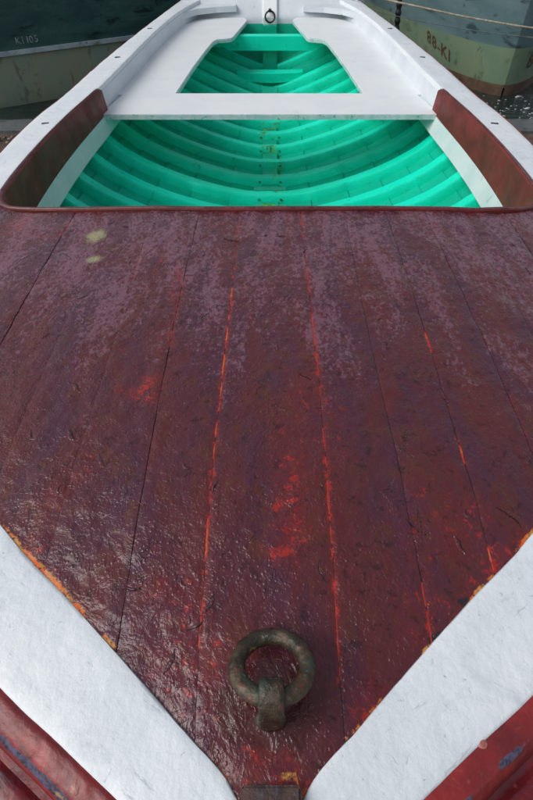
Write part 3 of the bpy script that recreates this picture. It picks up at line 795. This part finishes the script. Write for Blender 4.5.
# ================================================================== OTHER BOATS, solid hulls standing in for their reflections in the water
def rothull(name, label, group, stem, ang, Lh, B, z0, zs, bands, zsplits, rake=.25, full=.62, sheerk=.02):
    """hull along direction ang from the stem; bands between heights in zsplits get their own part"""
    rt = root(name, label, 'boat', (stem[0], stem[1], z0), group)
    ca, sa = math.cos(ang), math.sin(ang)
    def half(s): 
        u = min(1, max(0, s/Lh)); e = (min(1, u/.38)**.62)*(1-max(0, (u-.6)/.4)**2.2*.85)
        return B*e
    def S(s, z, side, off=0.):
        t = (z-z0)/(zs-z0); fl = full+(1-full)*min(1, max(0, t))**.6
        hb = half(s)*fl + off
        ss = s - rake*t*math.exp(-s/.5)
        return Vector((stem[0]+ca*ss - sa*hb*side, stem[1]+sa*ss + ca*hb*side, z + sheerk*((s-Lh*.45)/Lh*2)**2*t))
    ss_ = [0.0001]+[Lh*(i/60)**1.5 for i in range(1, 61)]
    for bi, (mname, pname, plabel, off) in enumerate(bands):
        za, zb = zsplits[bi], zsplits[bi+1]
        for side in (-1, 1):
            vs = []; nz = 6
            for s in ss_:
                for j in range(nz+1):
                    z = za+(zb-za)*j/nz; o_ = off
                    vs.append(S(s, z, side, o_))
                for j in range(nz, -1, -1):
                    z = za+(zb-za)*j/nz; vs.append(S(s, z, side, off-.03) if s > .05 else S(s, z, side, off-.002))
            n = 2*(nz+1); fs = []
            for i in range(len(ss_)-1):
                for j in range(n):
                    k = (j+1) % n; f = (i*n+j, i*n+k, (i+1)*n+k, (i+1)*n+j); fs.append(f if side < 0 else f[::-1])
            mesh(pname, vs, fs, M[mname], rt, smooth=True, sharp=40, label=plabel)
    # cap, thwarts, inner floor
    for side in (-1, 1):
        rings = []
        for s in ss_:
            a, b = S(s, zs, side, .02), S(s, zs, side, -.06)
            rings.append([a+Vector((0, 0, .0)), a+Vector((0, 0, .025)), b+Vector((0, 0, .025)), b])
        vs, fs = sweep(rings); mesh('gunwale', vs, fs, M['stripe'], rt)
    for s in (Lh*.25, Lh*.5, Lh*.75):
        a, b = S(s, zs-.1, -1, -.03), S(s, zs-.1, 1, -.03); dv = Vector((ca, sa, 0))*.11
        vs, fs = sweep([[a-dv, a+dv, a+dv+Vector((0,0,.025)), a-dv+Vector((0,0,.025))], [b-dv, b+dv, b+dv+Vector((0,0,.025)), b-dv+Vector((0,0,.025))]])
        mesh('thwart', vs, fs, M['stripe'], rt)
    vs = []; 
    for s in ss_: vs += [S(s, z0+.12, -1, -.01), S(s, z0+.12, 1, -.01)]
    fs = [(2*i, 2*i+1, 2*i+3, 2*i+2) for i in range(len(ss_)-1)]; mesh('bottom_boards', vs, fs, M['rust'], rt)
    return rt, S
def letter(text, S, s0, z0, size, side, direction, mat, parent, slant=0., shear=0.):
    adv = 0.
    for ch in text:
        if ch == ' ': adv += size*.30; continue
        cu = bpy.data.curves.new('character', 'FONT'); cu.body = ch; cu.size = size; cu.resolution_u = 3; cu.offset = size*.012
        to = bpy.data.objects.new('tmp', cu); C.objects.link(to); bpy.context.view_layer.update()
        me = bpy.data.meshes.new_from_object(to.evaluated_get(bpy.context.evaluated_depsgraph_get()))
        bpy.data.objects.remove(to)
        bm = bmesh.new(); bm.from_mesh(me); bmesh.ops.triangulate(bm, faces=bm.faces)
        bmesh.ops.remove_doubles(bm, verts=bm.verts, dist=size*.0005)
        bmesh.ops.subdivide_edges(bm, edges=[e for e in bm.edges if e.calc_length() > size*.2], cuts=1)
        bmesh.ops.triangulate(bm, faces=bm.faces); bm.verts.index_update()
        xm = min(v.co.x for v in bm.verts); wd = max(v.co.x for v in bm.verts)-xm
        vs = []
        for v in bm.verts:
            tx = v.co.x-xm+adv; s = s0 + direction*(tx + shear*v.co.y); vs.append(S(s, z0+v.co.y+slant*tx, side, .0035))
        fs = [tuple(v.index for v in f.verts) for f in bm.faces]; bm.free()
        mesh('character', vs, fs, mat, parent)
        adv += wd + size*.13

# dark green boat moored across, left
a1 = R(33)
gb, S1 = rothull('moored_boat', 'dark green moored boat built solid in place of its reflection, with pale registration KI 105 and grey white strake, left', None,
    (-4.0, 4.01), a1, 4.8, .72, -.66, .38, [('hulllow', 'lower_planking', 'mossy grey green lower planking', 0), ('stripe', 'rubbing_strake', 'grey white rubbing strake', .022), ('hullgreen', 'topside', 'dark bottle green topside', 0)],
    [-.66, -.262, -.234, .38], rake=.1, full=.86)
# slate boat bow-on, right
bb, S2 = rothull('moored_boat', 'slate and olive moored boat built solid in place of its reflection, seen bow first with brown registration 88-KI, right', None,
    (1.88, 4.82), R(84), 5.5, 1.35, -.66, .42, [('rust', 'boot_top', 'rusty brown band at the waterline', .006), ('hullmoss', 'lower_planking', 'olive green lower planking', 0), ('hullblue', 'topside', 'slate blue topside', 0)],
    [-.66, -.52, -.27, .42], rake=.12)
letter('KI 105', S1, 2.12, -.20, .062, -1, 1, M['palepaint'], gb)
letter('88-KI', S2, .74, -.375, .125, 1, -1, M['brownpaint'], bb, slant=-.30)
letter('88-KI', S2, .085, -.42, .135, -1, 1, M['brownpaint'], bb)
# rusty fitting hanging below the strake of the green boat
vs = []; p = S1(2.95, -.28, -1, .01); vs, fs = box(p+Vector((0, -.005, -.06)), (.07, .02, .13), Matrix.Rotation(a1, 3, 'Z'), .006)
mesh('rusty_bracket', vs, fs, M['rust'], gb, label='rusty brown bracket below the strake')

# mooring rope from our stern over the water to a post on the quay
post = root('mooring_post', 'short rusty iron mooring post on the quay edge at the end of the rope', 'mooring post', (3.3, 3.95, -.54))
pr = []
for z, r in ((-.60, .09), (-.555, .09), (-.54, .062), (.05, .058), (.07, .085), (.10, .09), (.125, .07), (.13, .02)):
    pr.append([(3.3+r*math.cos(2*math.pi*q_/24), 3.95+r*math.sin(2*math.pi*q_/24), z) for q_ in range(24)])
vs, fs = sweep(pr); fs = [f[::-1] for f in fs]; mesh('post_body', vs, fs, M['rust'], post, smooth=True, sharp=40)
def twisted(name, pts, r, mat, label, strands=3):
    P = crom(pts, 30); L = np.concatenate([[0], np.cumsum(np.linalg.norm(np.diff(P, axis=0), axis=1))])
    rt = root(name, label, 'rope', tuple(P[0]))
    for k in range(strands):
        path = []
        for p, l in zip(P, L):
            a = l/(r*9)*2*math.pi + k*2*math.pi/strands
            path.append((p[0], p[1]+r*.5*math.cos(a), p[2]+r*.5*math.sin(a)))
        vs, fs = tube(path, r*.55, 6); mesh('strand', vs, fs, mat, rt, smooth=True)
    return rt
def densify(pts, n): 
    P = crom(pts, n); return [tuple(p) for p in P]
twisted('mooring_rope', densify([(.60, 5.02, .01), (.70, 4.85, .05), (.95, 4.45, .055), (1.35, 4.25, .01), (1.85, 4.05, -.02), (2.5, 3.95, .0), (3.24, 3.93, .05)], 6), .0058, M['rope'],
        'pale sagging mooring rope stretched over the water, right of the stern')
vs, fs = tube(densify([(.72, 5.0, -.05), (1.3, 4.75, -.115), (2.0, 4.5, -.15), (3.24, 3.98, -.12)], 12), .0028, 6)  # added strand, stands in for the mooring rope's reflection in the water
o = mesh('rope_reflection', vs, fs, M['cord']); o['label'] = 'thin grey strand standing in for the reflection of the pale mooring rope'; o['category'] = 'cord'
# ribbed black fender hanging on the slate boat
fr = root('rubber_fender', 'slim black ribbed rubber fender hanging against the slate boat', 'fender', (.98, 4.93, -.3))
rr_ = []
for k in range(60):
    z = -.33 + .62*k/59; r = .020 + .004*math.sin(k*1.3); r *= min(1, (k+1)/3)
    rr_.append([(.98+(z+.33)*-.03+r*math.cos(2*math.pi*q_/14), 4.93+r*math.sin(2*math.pi*q_/14), z) for q_ in range(14)])
vs, fs = sweep(rr_); fs = [f[::-1] for f in fs]; mesh('fender_body', vs, fs, M['rubber'], fr, smooth=True)
vs, fs = tube([(.96, 4.93, .28), (.96, 5.1, .40), (1.0, 5.5, .46)], .005, 6); mesh('fender_line', vs, fs, M['cord'], fr)
